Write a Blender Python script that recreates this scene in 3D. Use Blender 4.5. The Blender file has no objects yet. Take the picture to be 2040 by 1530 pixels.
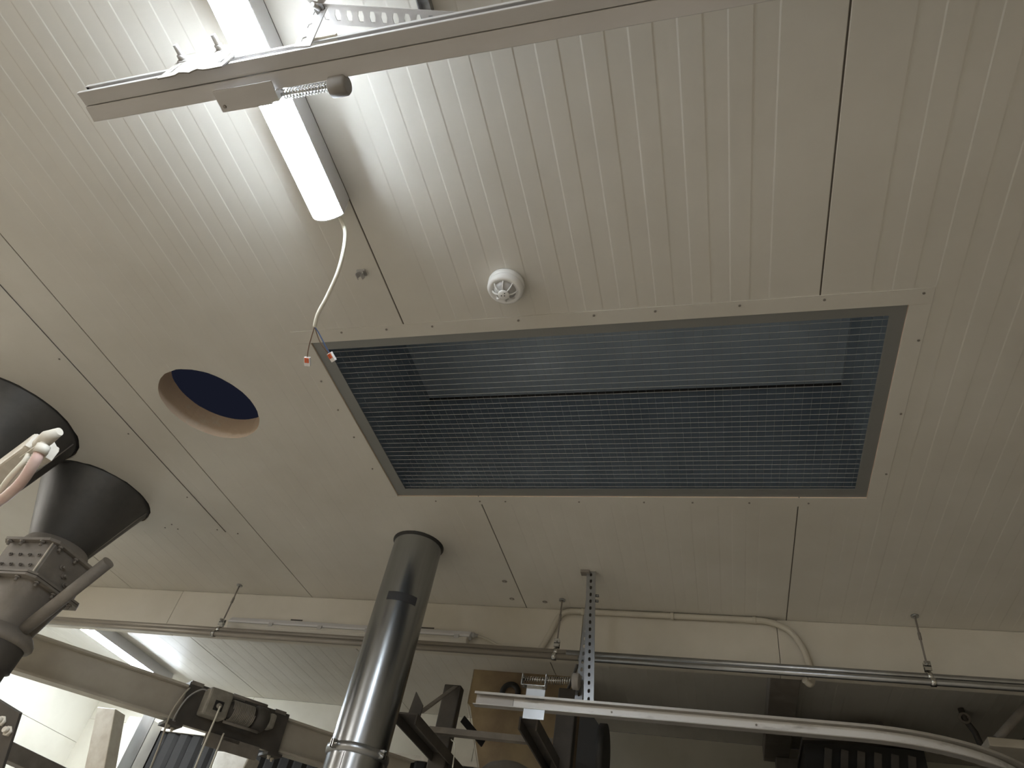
import bpy, bmesh, math, random
from mathutils import Vector, Matrix
random.seed(7)
S = bpy.context.scene
COL = S.collection
PI = math.pi

# ------------------------------------------------------------------ camera
cam_d = bpy.data.cameras.new('camera'); cam = bpy.data.objects.new('camera', cam_d); COL.objects.link(cam)
cam_d.sensor_fit = 'HORIZONTAL'; cam_d.sensor_width = 36.0; cam_d.lens = 36.0 * 1378.612 / 2040.0
cam_d.clip_start = 0.02
CR = Matrix(((0.96161482, 0.04035546, 0.2714192), (0.22167518, -0.69723194, -0.68170942), (0.16173144, 0.71570878, -0.67941437)))
cam.matrix_world = Matrix.Translation((0, 0, 1.6)) @ CR.to_4x4()
S.camera = cam

# ------------------------------------------------------------------ world, exposure
w = bpy.data.worlds.new('night'); S.world = w; w.use_nodes = True
w.node_tree.nodes['Background'].inputs[0].default_value = (0.0020, 0.0023, 0.0042, 1)
w.node_tree.nodes['Background'].inputs[1].default_value = 1.0
S.view_settings.view_transform = 'Standard'; S.view_settings.look = 'None'
S.view_settings.gamma = 1.0; S.view_settings.exposure = 2.0
S.view_settings.use_curve_mapping = False
LAMP_COL = (0.80, 0.90, 1.0, 1)
UNSEEN_COL = (1.0, 0.975, 0.935, 1)
LAMP_A, LAMP_B, LAMP_C = 24.0, 27.0, 19.0      # near lamp, annex lamp, unseen lamps behind / beside

CEIL = 3.15

# ------------------------------------------------------------------ materials
def nodes(name):
    m = bpy.data.materials.new(name); m.use_nodes = True
    return m, m.node_tree.nodes, m.node_tree.links, m.node_tree.nodes['Principled BSDF']

def mat(name, c, rough=0.5, metal=0.0, c2=None, scale=6.0, lo=0.4, hi=0.7, bump=0.0, bscale=60.0, stretch=(1, 1, 1), spec=0.5):
    """base colour with a second colour of dirt / wear mixed in by noise, optional fine bump"""
    m, N, L, P = nodes(name)
    P.inputs['Roughness'].default_value = rough; P.inputs['Metallic'].default_value = metal
    P.inputs['Specular IOR Level'].default_value = spec
    P.inputs['Base Color'].default_value = (*c, 1)
    if c2 or bump:
        tc = N.new('ShaderNodeNewGeometry'); mp = N.new('ShaderNodeMapping'); L.new(tc.outputs['Position'], mp.inputs[0])
        mp.inputs['Scale'].default_value = stretch
    if c2:
        n = N.new('ShaderNodeTexNoise'); n.inputs['Scale'].default_value = scale; n.inputs['Detail'].default_value = 6
        n.inputs['Roughness'].default_value = 0.6
        L.new(mp.outputs[0], n.inputs[0])
        r = N.new('ShaderNodeValToRGB'); r.color_ramp.elements[0].position = lo; r.color_ramp.elements[1].position = hi
        r.color_ramp.elements[0].color = (*c, 1); r.color_ramp.elements[1].color = (*c2, 1)
        L.new(n.outputs[0], r.inputs[0]); L.new(r.outputs[0], P.inputs['Base Color'])
    if bump:
        b = N.new('ShaderNodeTexNoise'); b.inputs['Scale'].default_value = bscale; b.inputs['Detail'].default_value = 4
        L.new(mp.outputs[0], b.inputs[0])
        bp = N.new('ShaderNodeBump'); bp.inputs['Strength'].default_value = bump; bp.inputs['Distance'].default_value = 0.002
        L.new(b.outputs[0], bp.inputs['Height']); L.new(bp.outputs[0], P.inputs['Normal'])
    return m

def emis(name, c, s):
    m, N, L, P = nodes(name)
    P.inputs['Base Color'].default_value = (0.8, 0.8, 0.8, 1)
    P.inputs['Emission Color'].default_value = c; P.inputs['Emission Strength'].default_value = s
    return m

M = {}
M['panel'] = mat('panel_paint', (0.66, 0.632, 0.572), 0.46, c2=(0.56, 0.527, 0.462), scale=1.3, lo=0.35, hi=0.75)
M['fascia'] = mat('fascia_paint', (0.64, 0.60, 0.52), 0.42, c2=(0.54, 0.50, 0.42), scale=2.5, lo=0.4, hi=0.8)
M['foam'] = mat('foam_core', (0.72, 0.57, 0.43), 0.9, c2=(0.74, 0.66, 0.54), scale=22, lo=0.55, hi=0.75, bump=0.6, bscale=90)
M['wall'] = mat('wall_panel', (0.72, 0.68, 0.58), 0.5, c2=(0.62, 0.58, 0.48), scale=2)
M['concrete'] = mat('concrete_floor', (0.56, 0.515, 0.45), 0.7, c2=(0.46, 0.415, 0.35), scale=1.5)
M['corr'] = mat('dark_corrugated', (0.034, 0.031, 0.028), 0.8, c2=(0.022, 0.02, 0.019), scale=5, spec=.2)
M['galv'] = mat('galvanised', (0.42, 0.43, 0.44), 0.32, 1.0, c2=(0.33, 0.33, 0.33), scale=9, stretch=(1, 1, .25))
M['duct'] = mat('duct_steel', (0.36, 0.37, 0.38), 0.26, 1.0, c2=(0.27, 0.275, 0.28), scale=5, stretch=(3, 3, .3))
M['zinc'] = mat('bright_zinc', (0.62, 0.62, 0.60), 0.25, 1.0, c2=(0.35, 0.34, 0.32), scale=40)
M['railpaint'] = mat('rail_steel', (0.56, 0.54, 0.525), 0.45, 0.2, c2=(0.48, 0.46, 0.44), scale=7, stretch=(.3, 1, 1))
M['railzinc'] = mat('rail_zinc', (0.50, 0.48, 0.45), 0.4, 0.5, c2=(0.36, 0.34, 0.31), scale=9, lo=.5, hi=.75, stretch=(.5, 1, 3))
M['plategrey'] = mat('plate_zinc', (0.24, 0.22, 0.19), 0.6, 0.0, c2=(0.18, 0.16, 0.14), scale=20)
M['websheen'] = mat('web_sheen_pale', (0.88, 0.87, 0.86), 0.4, 0.15, c2=(0.5, 0.48, 0.46), scale=14, lo=.55, hi=.72, stretch=(.5, 1, 2))  # pale zinc with the rail web's reflected light put into the colour
M['cream'] = mat('cream_steel', (0.68, 0.63, 0.54), 0.5, c2=(0.55, 0.49, 0.40), scale=14)
M['dusty'] = mat('dusty_grey_steel', (0.23, 0.205, 0.18), 0.65, 0.1, c2=(0.32, 0.285, 0.245), scale=9, lo=.45, hi=.75, bump=.25, bscale=120)
M['dustypipe'] = mat('dusty_conduit', (0.34, 0.31, 0.27), 0.45, 0.35, c2=(0.27, 0.24, 0.205), scale=6, stretch=(.4, 1, 1))
M['darkcone'] = mat('dark_cone_rubber', (0.072, 0.068, 0.064), 0.5, 0.2, c2=(0.115, 0.107, 0.098), scale=6, lo=.4, hi=.75)
M['darksteel'] = mat('dark_steel', (0.085, 0.077, 0.070), 0.6, 0.2, c2=(0.12, 0.105, 0.09), scale=9)
M['black'] = mat('black_steel', (0.018, 0.017, 0.016), 0.55)
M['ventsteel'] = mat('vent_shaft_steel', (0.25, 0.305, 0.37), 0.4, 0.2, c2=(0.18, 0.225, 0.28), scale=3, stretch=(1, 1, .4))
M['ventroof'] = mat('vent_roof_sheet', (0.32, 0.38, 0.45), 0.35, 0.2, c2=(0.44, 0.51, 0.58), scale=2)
M['ventframe'] = mat('vent_angle_frame', (0.26, 0.26, 0.25), 0.5, 0.3)
M['wire'] = mat('mesh_wire', (0.42, 0.43, 0.44), 0.35, 0.7)
M['wire2'] = mat('dull_wire', (0.25, 0.26, 0.27), 0.5, 0.5)
M['plastic'] = mat('white_plastic', (0.78, 0.77, 0.75), 0.4)
M['greyplastic'] = mat('grey_plastic', (0.43, 0.42, 0.41), 0.5)
M['housing'] = mat('lamp_housing', (0.62, 0.61, 0.61), 0.45)
M['offdiff'] = mat('unlit_diffuser', (0.56, 0.53, 0.47), 0.35)
M['cable'] = mat('cream_cable', (0.82, 0.79, 0.68), 0.5)
M['conduit'] = mat('cream_conduit', (0.52, 0.48, 0.40), 0.5)
M['blue'] = mat('blue_wire', (0.10, 0.16, 0.36), 0.5)
M['brown'] = mat('brown_wire', (0.20, 0.12, 0.08), 0.5)
M['orange'] = mat('orange_lever', (0.55, 0.09, 0.02), 0.45)
M['clear'] = mat('clear_connector', (0.75, 0.73, 0.72), 0.3)
M['pink'] = mat('pink_hose', (0.66, 0.45, 0.40), 0.45, c2=(0.72, 0.58, 0.50), scale=18)
M['red'] = mat('red_hose_end', (0.55, 0.12, 0.13), 0.4)
M['ply'] = mat('brown_chute', (0.36, 0.27, 0.15), 0.6, c2=(0.20, 0.135, 0.08), scale=4, lo=.4, hi=.7)
M['rope'] = mat('steel_rope', (0.34, 0.31, 0.27), 0.55, 0.4)
M['rubber'] = mat('grey_rubber', (0.27, 0.25, 0.23), 0.75)
M['screw'] = mat('screw_head', (0.28, 0.25, 0.22), 0.5, 0.5)
M['screwdark'] = mat('gasket', (0.10, 0.085, 0.07), 0.8)
M['tape'] = mat('dark_tape_mark', (0.05, 0.052, 0.06), 0.45, 0.2)
M['winch'] = mat('winch_casing', (0.27, 0.25, 0.21), 0.6, c2=(0.36, 0.33, 0.28), scale=20)
M['yellow'] = mat('yellow_paint', (0.42, 0.33, 0.08), 0.5)
M['beam'] = mat('beam_paint', (0.60, 0.56, 0.48), 0.55, c2=(0.50, 0.45, 0.38), scale=4)
M['night'] = mat('roof_void', (0.02, 0.02, 0.025), 0.9)
M['lampA'] = emis('lamp_diffuser_lit', LAMP_COL, LAMP_A)
M['lampB'] = emis('annex_lamp_diffuser_lit', LAMP_COL, LAMP_B)
M['lampC'] = emis('unseen_lamp_diffuser_lit', UNSEEN_COL, LAMP_C)

# ------------------------------------------------------------------ mesh helpers
def box(bm, a, b, m4=None):
    xs, ys, zs = (a[0], b[0]), (a[1], b[1]), (a[2], b[2])
    v = []
    for x in xs:
        for y in ys:
            for z in zs:
                p = Vector((x, y, z)); v.append(bm.verts.new(m4 @ p if m4 else p))
    F = [(0, 1, 3, 2), (4, 6, 7, 5), (0, 4, 5, 1), (2, 3, 7, 6), (0, 2, 6, 4), (1, 5, 7, 3)]
    return [bm.faces.new([v[i] for i in f]) for f in F]

def frame(d):
    d = d.normalized(); up = Vector((0, 0, 1)) if abs(d.z) < 0.95 else Vector((1, 0, 0))
    a = d.cross(up).normalized(); b = a.cross(d).normalized()
    return a, b

def tube(bm, pts, r, n=10, caps=True, rs=None):
    pts = [Vector(p) for p in pts]; rings = []
    a, b = frame(pts[1] - pts[0])
    for i, p in enumerate(pts):
        d = (pts[min(i + 1, len(pts) - 1)] - pts[max(i - 1, 0)]).normalized()
        a = (a - d * a.dot(d)).normalized(); b = d.cross(a).normalized()
        rr = rs[i] if rs else r
        rings.append([bm.verts.new(p + (a * math.cos(2 * PI * k / n) + b * math.sin(2 * PI * k / n)) * rr) for k in range(n)])
    for i in range(len(rings) - 1):
        for k in range(n):
            f = bm.faces.new((rings[i][k], rings[i][(k + 1) % n], rings[i + 1][(k + 1) % n], rings[i + 1][k])); f.smooth = n > 5
    if caps:
        bm.faces.new(rings[0][::-1]); bm.faces.new(rings[-1])

def lathe(bm, prof, c, n=32, m4=None, a0=0, a1=2 * PI):
    """prof: (radius, z) list, revolved about z at c"""
    full = abs(a1 - a0 - 2 * PI) < 1e-6
    cnt = n if full else n + 1; rings = []
    for r, z in prof:
        ring = []
        for k in range(cnt):
            t = a0 + (a1 - a0) * k / n
            p = Vector((c[0] + r * math.cos(t), c[1] + r * math.sin(t), c[2] + z))
            ring.append(bm.verts.new(m4 @ p if m4 else p))
        rings.append(ring)
    for i in range(len(rings) - 1):
        for k in range(n):
            k2 = (k + 1) % cnt
            f = bm.faces.new((rings[i][k], rings[i][k2], rings[i + 1][k2], rings[i + 1][k])); f.smooth = True
    return rings

def disc_solid(bm, c, r, z0, z1, n=24, m4=None):
    rg = lathe(bm, [(r, z0), (r, z1)], c, n, m4)
    bm.faces.new(rg[0][::-1]); bm.faces.new(rg[1])

def prism(bm, poly, axis, t0, t1, m4=None):
    """polygon in the plane across `axis` ('x': (y,z), 'y': (x,z), 'z': (x,y)), extruded t0..t1"""
    def p3(q, t):
        v = {'x': (t, q[0], q[1]), 'y': (q[0], t, q[1]), 'z': (q[0], q[1], t)}[axis]
        v = Vector(v); return m4 @ v if m4 else v
    A = [bm.verts.new(p3(q, t0)) for q in poly]; Bv = [bm.verts.new(p3(q, t1)) for q in poly]
    n = len(poly)
    for i in range(n):
        bm.faces.new((A[i], A[(i + 1) % n], Bv[(i + 1) % n], Bv[i]))
    bm.faces.new(A[::-1]); bm.faces.new(Bv)

def perf(bm, length, width, pitch, sl, sw, t, m4):
    """flat perforated strap: u along x 0..length, v along y -width/2.., thickness t in z; slots sl x sw"""
    n = max(1, int(length / pitch)); pu = length / n
    for i in range(n):
        cu = (i + .5) * pu; hu = pu / 2; hv = width / 2
        O = [(-hu, -hv), (0, -hv), (hu, -hv), (hu, 0), (hu, hv), (0, hv), (-hu, hv), (-hu, 0)]
        a, b = sl / 2, sw / 2
        I = [(-a * .6, -b), (0, -b), (a * .6, -b), (a, 0), (a * .6, b), (0, b), (-a * .6, b), (-a, 0)]
        def mk(L, z): return [bm.verts.new(m4 @ Vector((cu + p[0], p[1], z))) for p in L]
        o0, o1, i0, i1 = mk(O, 0), mk(O, t), mk(I, 0), mk(I, t)
        for k in range(8):
            j = (k + 1) % 8
            bm.faces.new((o0[k], i0[k], i0[j], o0[j])); bm.faces.new((o1[k], o1[j], i1[j], i1[k]))
            bm.faces.new((i0[k], i1[k], i1[j], i0[j]))
            if k in (0, 1, 4, 5) or (i == 0 and k in (6, 7)) or (i == n - 1 and k in (2, 3)):
                bm.faces.new((o0[k], o0[j], o1[j], o1[k]))

def axes(o, x, y):
    """matrix with local x along x, local y close to y, origin o"""
    x = Vector(x).normalized(); z = x.cross(Vector(y)).normalized(); y = z.cross(x)
    m = Matrix.Identity(4)
    for i in range(3):
        m[i][0], m[i][1], m[i][2], m[i][3] = x[i], y[i], z[i], o[i]
    return m

def mesh(bm, name, recalc=True):
    if recalc: bmesh.ops.recalc_face_normals(bm, faces=bm.faces)
    me = bpy.data.meshes.new(name); bm.to_mesh(me); bm.free(); return me

ORG = {}
def tag(o, label=None, cat=None, group=None, kind=None):
    if label: o['label'] = label
    if cat: o['category'] = cat
    if group: o['group'] = group
    if kind: o['kind'] = kind
    return o
def thing(name, loc, label=None, cat=None, group=None, kind=None):
    o = bpy.data.objects.new(name, None); COL.objects.link(o); o.location = loc; o.empty_display_size = .05
    ORG[o.name] = Vector(loc); return tag(o, label, cat, group, kind)
def part(name, bm, m, parent, label=None, recalc=True, bevel=0):
    """mesh part; geometry is given in room coordinates"""
    org = ORG[parent.name] if parent else Vector((0, 0, 0))
    if org.length: bmesh.ops.translate(bm, vec=-org, verts=bm.verts)
    me = mesh(bm, name, recalc); me.materials.append(M[m] if isinstance(m, str) else m)
    o = bpy.data.objects.new(name, me); COL.objects.link(o); o.parent = parent; ORG[o.name] = org
    if bevel:
        b = o.modifiers.new('bevel', 'BEVEL'); b.width = bevel; b.segments = 2; b.limit_method = 'ANGLE'
    if label: o['label'] = label
    return o
def inst(name, me, parent, p, rot=None, label=None):
    """another piece from shared mesh data at room position p"""
    o = bpy.data.objects.new(name, me); COL.objects.link(o); o.parent = parent
    o.location = Vector(p) - ORG[parent.name]
    if rot is not None: o.rotation_euler = rot
    ORG[o.name] = Vector(p)
    if label: o['label'] = label
    return o
def single(name, bm, m, label, cat, group=None, loc=None, bevel=0, kind=None):
    """one-mesh thing; its origin goes to loc"""
    t = Vector(loc) if loc else Vector((0, 0, 0))
    bmesh.ops.translate(bm, vec=-t, verts=bm.verts)
    me = mesh(bm, name); me.materials.append(M[m])
    o = bpy.data.objects.new(name, me); COL.objects.link(o); o.location = t; ORG[o.name] = t
    if bevel:
        b = o.modifiers.new('bevel', 'BEVEL'); b.width = bevel; b.segments = 2; b.limit_method = 'ANGLE'
    return tag(o, label, cat, group, kind)
def BM(): return bmesh.new()
def bezier(p0, p1, p2, p3, n=16):
    p0, p1, p2, p3 = map(Vector, (p0, p1, p2, p3)); out = []
    for i in range(n + 1):
        t = i / n; s = 1 - t
        out.append(p0 * s ** 3 + p1 * 3 * s * s * t + p2 * 3 * s * t * t + p3 * t ** 3)
    return out
def spline(P, n=8):
    P = [Vector(p) for p in P]; Q = [P[0] * 2 - P[1]] + P + [P[-1] * 2 - P[-2]]; out = []
    for i in range(1, len(Q) - 2):
        a, b, c, d = Q[i - 1:i + 3]
        for k in range(n):
            t = k / n
            out.append(.5 * ((2 * b) + (c - a) * t + (2 * a - 5 * b + 4 * c - d) * t * t + (3 * b - a - 3 * c + d) * t ** 3))
    out.append(P[-1]); return out
def cut(bm_target, cutters):
    """subtract solids from a solid with real boolean geometry"""
    me = mesh(bm_target, 'tmp'); o = bpy.data.objects.new('tmp', me); COL.objects.link(o); tmp = []
    for cb in cutters:
        cm = mesh(cb, 'cutter'); co = bpy.data.objects.new('cutter', cm); COL.objects.link(co); tmp.append(co)
        md = o.modifiers.new('b', 'BOOLEAN'); md.operation = 'DIFFERENCE'; md.object = co; md.solver = 'EXACT'
    bpy.context.view_layer.update()
    dg = bpy.context.evaluated_depsgraph_get()
    res = bpy.data.meshes.new_from_object(o.evaluated_get(dg))
    for x in tmp + [o]:
        d = x.data; bpy.data.objects.remove(x); bpy.data.meshes.remove(d)
    b = bmesh.new(); b.from_mesh(res); bpy.data.meshes.remove(res); return b

# shared small meshes
def bolt_mesh(name, r, h, shank, rs, m):
    bm = BM(); disc_solid(bm, (0, 0, 0), r, 0, h, 6)
    if shank: disc_solid(bm, (0, 0, 0), rs, h, h + shank, 10)
    me = mesh(bm, name); me.materials.append(M[m]); return me
SCREW = bolt_mesh('screw', .0038, .0025, 0, 0, 'screw')
BOLT_D = bolt_mesh('bolt', .011, .008, .014, .006, 'dusty')
BOLT_S = bolt_mesh('bolt', .0075, .006, .006, .004, 'dusty')
BOLT_W = bolt_mesh('bolt', .012, .009, .01, .007, 'cream')
BOLT_Z = bolt_mesh('bolt', .009, .007, .012, .005, 'railpaint')
DOWN = (PI, 0, 0)
TO_CAM = (PI / 2, 0, 0)      # local z -> -Y

# ================================================================== STRUCTURE
# ceiling: 1.2 m wide ribbed sandwich panels running in Y
VX0, VX1, VY0, VY1 = -1.26, 0.517, 1.322, 2.19
HOLE = (-1.834, 1.603); DUCT = (-1.295, 2.566); CONE1 = (-2.863, 1.630); CONE2 = (-2.82, 2.17)
def circ_cut(c, r, jitter=0.0, n=56, z0=3.0, z1=3.5):
    bm = BM(); pts = []
    for k in range(n):
        t = 2 * PI * k / n; rr = r + random.uniform(-jitter, jitter)
        pts.append((c[0] + rr * math.cos(t), c[1] + rr * math.sin(t)))
    prism(bm, pts, 'z', z0, z1); return bm
def cutters_for(x0, x1):
    out = []
    def hit(a, b): return b > x0 and a < x1
    if hit(VX0, VX1):
        b = BM(); box(b, (VX0, VY0, 3.0), (VX1, VY1, 3.5)); out.append(b)
    for c, r, j in ((HOLE, .195, .0012), (DUCT, .114, .002), (CONE1, .296, .003), (CONE2, .256, .003)):
        if hit(c[0] - r, c[0] + r): out.append(circ_cut(c, r, j))
    return out
ceil = thing('ceiling', (0, 0, CEIL), kind='structure')
PITCH = 1.205
YC0, YC1 = -4.5, 4.8
for k in range(-4, 5):
    x0 = -.907 + PITCH * k + .0019; x1 = -.907 + PITCH * (k + 1) - .0019
    x0 = max(x0, -4.77); x1 = min(x1, 4.5)
    prof = [(x0, CEIL + .1), (x0, CEIL + .0015), (x0 + .0015, CEIL)]
    i = math.ceil((x0 + .03 - .02) / .1 - 1e-9)
    xs = []
    j = math.floor(x0 / .1) - 1
    while j * .1 < x1 + .1:
        xs += [(j * .1 + .02, 'up'), (j * .1 + .07, 'down')]; j += 1
    xs = [s for s in xs if x0 + .035 < s[0] < x1 - .035]
    if xs and xs[0][1] == 'down': xs = xs[1:]
    if xs and xs[-1][1] == 'up': xs = xs[:-1]
    D = .00055
    for xx, tp in xs:
        prof += [(xx - .0018, CEIL + (0 if tp == 'up' else D)), (xx + .0018, CEIL + (D if tp == 'up' else 0))]
    prof += [(x1 - .0015, CEIL), (x1, CEIL + .0015), (x1, CEIL + .1)]
    bm = BM(); prism(bm, prof, 'y', YC0, YC1)
    cs = cutters_for(x0, x1)
    if cs: bm = cut(bm, cs)
    o = part('panel', bm, 'panel', ceil)
    o.data.materials.append(M['foam'])
    for f in o.data.polygons:
        c = f.center + Vector((0, 0, CEIL)); 
        if abs(f.normal.z) < .2 and x0 + .006 < c.x < x1 - .006 and YC0 + .01 < c.y < YC1 - .01: f.material_index = 1
for k in range(-3, 5):
    xj = -.907 + PITCH * k
    bm = BM(); box(bm, (xj - .0019, YC0, CEIL + .0022), (xj + .0019, YC1, CEIL + .02))
    if VX0 < xj < VX1:
        b_ = BM(); box(b_, (VX0, VY0, 3.0), (VX1, VY1, 3.5)); bm = cut(bm, [b_])
    part('joint_gasket', bm, 'screwdark', ceil)
# flat cover sheet around the two hopper cones
bm = BM(); box(bm, (-3.75, -1.2, CEIL - .0025), (-2.287, 2.492, CEIL - .0001))
bm = cut(bm, [circ_cut(CONE1, .296, .003), circ_cut(CONE2, .256, .003)])
part('joint_strip', (lambda b: (box(b, (-2.2869, -1.2, CEIL - .0012), (-2.2835, 2.492, CEIL - .0001)), b)[1])(BM()), 'screwdark', ceil, 'dark sealant line')
sheet = part('cover_sheet', bm, 'panel', ceil, 'flat cream cover sheet around the hopper cones')
for y in (1.0, 1.32, 1.75, 2.2, 2.47):
    inst('screw', SCREW, sheet, (-2.32, y, CEIL - .0025), DOWN)
for p in ((-2.62, 2.46), (-2.56, 2.43), (-2.55, 2.47), (-2.22, 2.5)):
    inst('screw', SCREW, sheet, (p[0], p[1], CEIL - .0028), DOWN)
# fascia (down-stand) across the room
fas = thing('trim_1', (0, 3.13, 2.925), kind='structure')
fx = [-4.77, -2.95, -.62, .255, 1.9, 4.5]
for a, b in zip(fx[:-1], fx[1:]):
    bm = BM(); box(bm, (a + .001, 3.13, 2.925), (b - .001, 3.225, 3.1495)); part('panel', bm, 'fascia', fas, bevel=.002)

# floor and walls
bm = BM(); box(bm, (-5.2, -5, -.1), (5, 5.4, 0)); single('floor', bm, 'concrete', None, None, kind='structure')
wl = thing('wall_left', (-4.77, 0, 0), kind='structure')
z = 0
while z < 3.1:
    z1 = min(z + .45, CEIL); bm = BM(); box(bm, (-4.87, -4.5, z + .001), (-4.77, 4.9, z1 - .001)); part('panel', bm, 'wall', wl, bevel=.002); z = z1
wb = thing('wall_back', (0, 4.8, 0), kind='structure')
for a, b in ((-4.77, -3.40), (-3.40, -1.6), (-1.6, .8), (.8, 4.5)):
    bm = BM(); box(bm, (a + .001, 4.8, 2.875), (b - .001, 4.9, CEIL)); part('panel', bm, 'wall', wb, bevel=.002)
bm = BM(); box(bm, (-4.77, 4.8, 0), (-4.25, 4.9, 2.874)); part('panel', bm, 'wall', wb)
bm = BM(); box(bm, (-4.25, 4.785, 2.845), (4.5, 4.83, 2.875)); part('edge_strip', bm, 'cream', wb)
dr = thing('door_1', (-1.5, 4.84, 0), kind='structure')
bm = BM(); prism(bm, [(-.055, .02), (-.03, 0), (.03, 0), (.055, .02), (.055, .03), (-.055, .03)], 'z', 0, 2.845)
slat = mesh(bm, 'slat'); slat.materials.append(M['corr'])
x = -4.19
while x < 2.2:
    inst('slat', slat, dr, (x, 4.8, 0)); x += .112
bm = BM(); box(bm, (2.2, 4.8, 0), (4.5, 4.9, 2.845)); part('panel', bm, 'corr', wb)
bm = BM(); box(bm, (4.5, -4.5, 0), (4.6, 4.9, CEIL)); single('wall_right', bm, 'wall', None, None, kind='structure')
bm = BM(); box(bm, (-4.87, -4.6, 0), (4.6, -4.5, CEIL)); single('wall_front', bm, 'wall', None, None, kind='structure')

# ================================================================== LAMPS
def batten(name, x, y0, y1, ztop, dm, label, group):
    t = thing(name, (x, (y0 + y1) / 2, ztop), label, 'lamp', group)
    bm = BM(); prism(bm, [(x - .038, ztop), (x - .047, ztop - .070), (x - .0455, ztop - .072), (x + .0455, ztop - .072), (x + .047, ztop - .070), (x + .038, ztop)], 'y', y0, y1)
    part('housing', bm, 'housing', t, bevel=.003)
    pr = []
    for k in range(15):
        a = -.96 + 1.92 * k / 14; pr.append((x + .0545 * math.sin(a), ztop - .0725 + .0313 - .0545 * math.cos(a)))
    bm = BM(); prism(bm, pr, 'y', y0, y1)
    for f in bm.faces: f.smooth = len(f.verts) == 4
    part('diffuser', bm, dm, t, 'glowing white diffuser')
    for y in (y0, y1):
        sg = -1 if y == y0 else 1
        bm = BM(); prism(bm, [(a_, b_) for a_, b_ in pr] + [(x + .040, ztop - .02), (x - .040, ztop - .02)], 'y', min(y + sg * .0005, y + sg * .004), max(y + sg * .0005, y + sg * .004)); part('end_cap', bm, 'plastic', t)
    return t
LG = 'lit batten lamps under the ceiling'
batten('batten_lamp', -.943, -.39, .825, CEIL, 'lampA', 'glowing white batten lamp behind the hanging double rail', LG)
batten('batten_lamp', -3.955, 3.27, 4.47, CEIL, 'lampB', 'glowing white batten lamp beyond the fascia, above the winch beam', LG)
batten('batten_lamp', -.935, -2.4, -1.2, CEIL, 'lampC', 'unseen batten lamp added for bounce light, in line behind the viewpoint', LG)  # unseen lamp, added to brighten the ceiling ahead
batten('batten_lamp', 1.6, -3.2, -2.0, CEIL, 'lampC', 'unseen batten lamp added for bounce light, behind the viewpoint on its right', LG)  # added out of view to lift the bounce on the right
batten('batten_lamp', -3.4, -3.2, -2.0, CEIL, 'lampC', 'unseen batten lamp added for bounce light, behind the viewpoint on its left', LG)  # another unseen lamp, added for ambient bounce
batten('batten_lamp', -3.1, -1.5, -.3, CEIL, 'lampC', 'unseen batten lamp added for bounce light, left of the viewpoint', LG)  # added out of view to shift the light leftwards
batten('batten_lamp', -4.35, .75, 1.95, CEIL, 'lampC', 'glowing batten lamp left of the hopper cones, out of view', LG)

# cable hanging from the near lamp
t = thing('lamp_cable', (-.93, .82, 3.09), 'cream cable hanging from lamp end with two loose wire connectors', 'cable')
END = Vector((-1.018, 1.052, 2.90))
bm = BM(); tube(bm, spline([(-.925, .80, 3.105), (-.918, .835, 3.088), (-.905, .875, 3.055), (-.922, .93, 2.99), (-.965, .985, 2.945), (-1.0, 1.022, 2.917), END], 8), .0052, 10)
sh = part('sheath', bm, 'cable', t)
A1 = Vector((-1.067, 1.135, 2.868)); A2 = Vector((-.995, 1.128, 2.872))
bm = BM(); tube(bm, bezier(END, END + Vector((-.02, .03, -.012)), A1 + Vector((.012, -.03, .01)), A1), .0014, 6); part('wire', bm, 'brown', t, 'thin brown wire')
bm = BM(); tube(bm, bezier(END, END + Vector((.012, .03, -.01)), A2 + Vector((-.01, -.035, .01)), A2), .0016, 6); part('wire', bm, 'blue', t, 'thin blue wire')
bm = BM(); tube(bm, bezier(END, END + Vector((.0, .032, -.01)), A2 + Vector((-.02, -.035, .006)), A2 + Vector((-.004, 0, 0))), .0014, 6); part('wire', bm, 'brown', t, 'thin brown wire')
for p, rz in ((A1, .2), (A2, -.5)):
    m4 = Matrix.Translation(p) @ Matrix.Rotation(rz, 4, 'Z') @ Matrix.Rotation(-.5, 4, 'X')
    bm = BM(); box(bm, (-.0085, -.002, -.004), (.0085, .024, .004), m4); c = part('connector', bm, 'clear', t, 'clear lever wire connector', bevel=.001)
    for dx in (-.006, .0008):
        bm = BM(); box(bm, (dx, .0, -.0062), (dx + .0052, .0135, -.004), m4); part('lever', bm, 'orange', c, 'orange lever')

# small conduit clip on the ceiling
t = thing('conduit_clip', (-.966, 1.063, CEIL), 'small grey open conduit clip on the ceiling panel', 'clip')
bm = BM(); box(bm, (-.978, 1.052, CEIL - .006), (-.952, 1.074, CEIL)); part('base', bm, 'greyplastic', t)
bm = BM()
for s in (-1, 1):
    pts = [(-.966 + .011 * s * math.cos(a), 1.063, CEIL - .016 - .011 * math.sin(a)) for a in [(-PI / 2 + .1) + i * (2.4 / 8) for i in range(9)]]
    for a, b in zip(pts[:-1], pts[1:]):
        d = Vector(b) - Vector(a); box(bm, (0, -.008, -.0012), (d.length, .008, .0012), axes(a, d, (0, 1, 0)))
part('jaw', bm, 'greyplastic', t)

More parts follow.
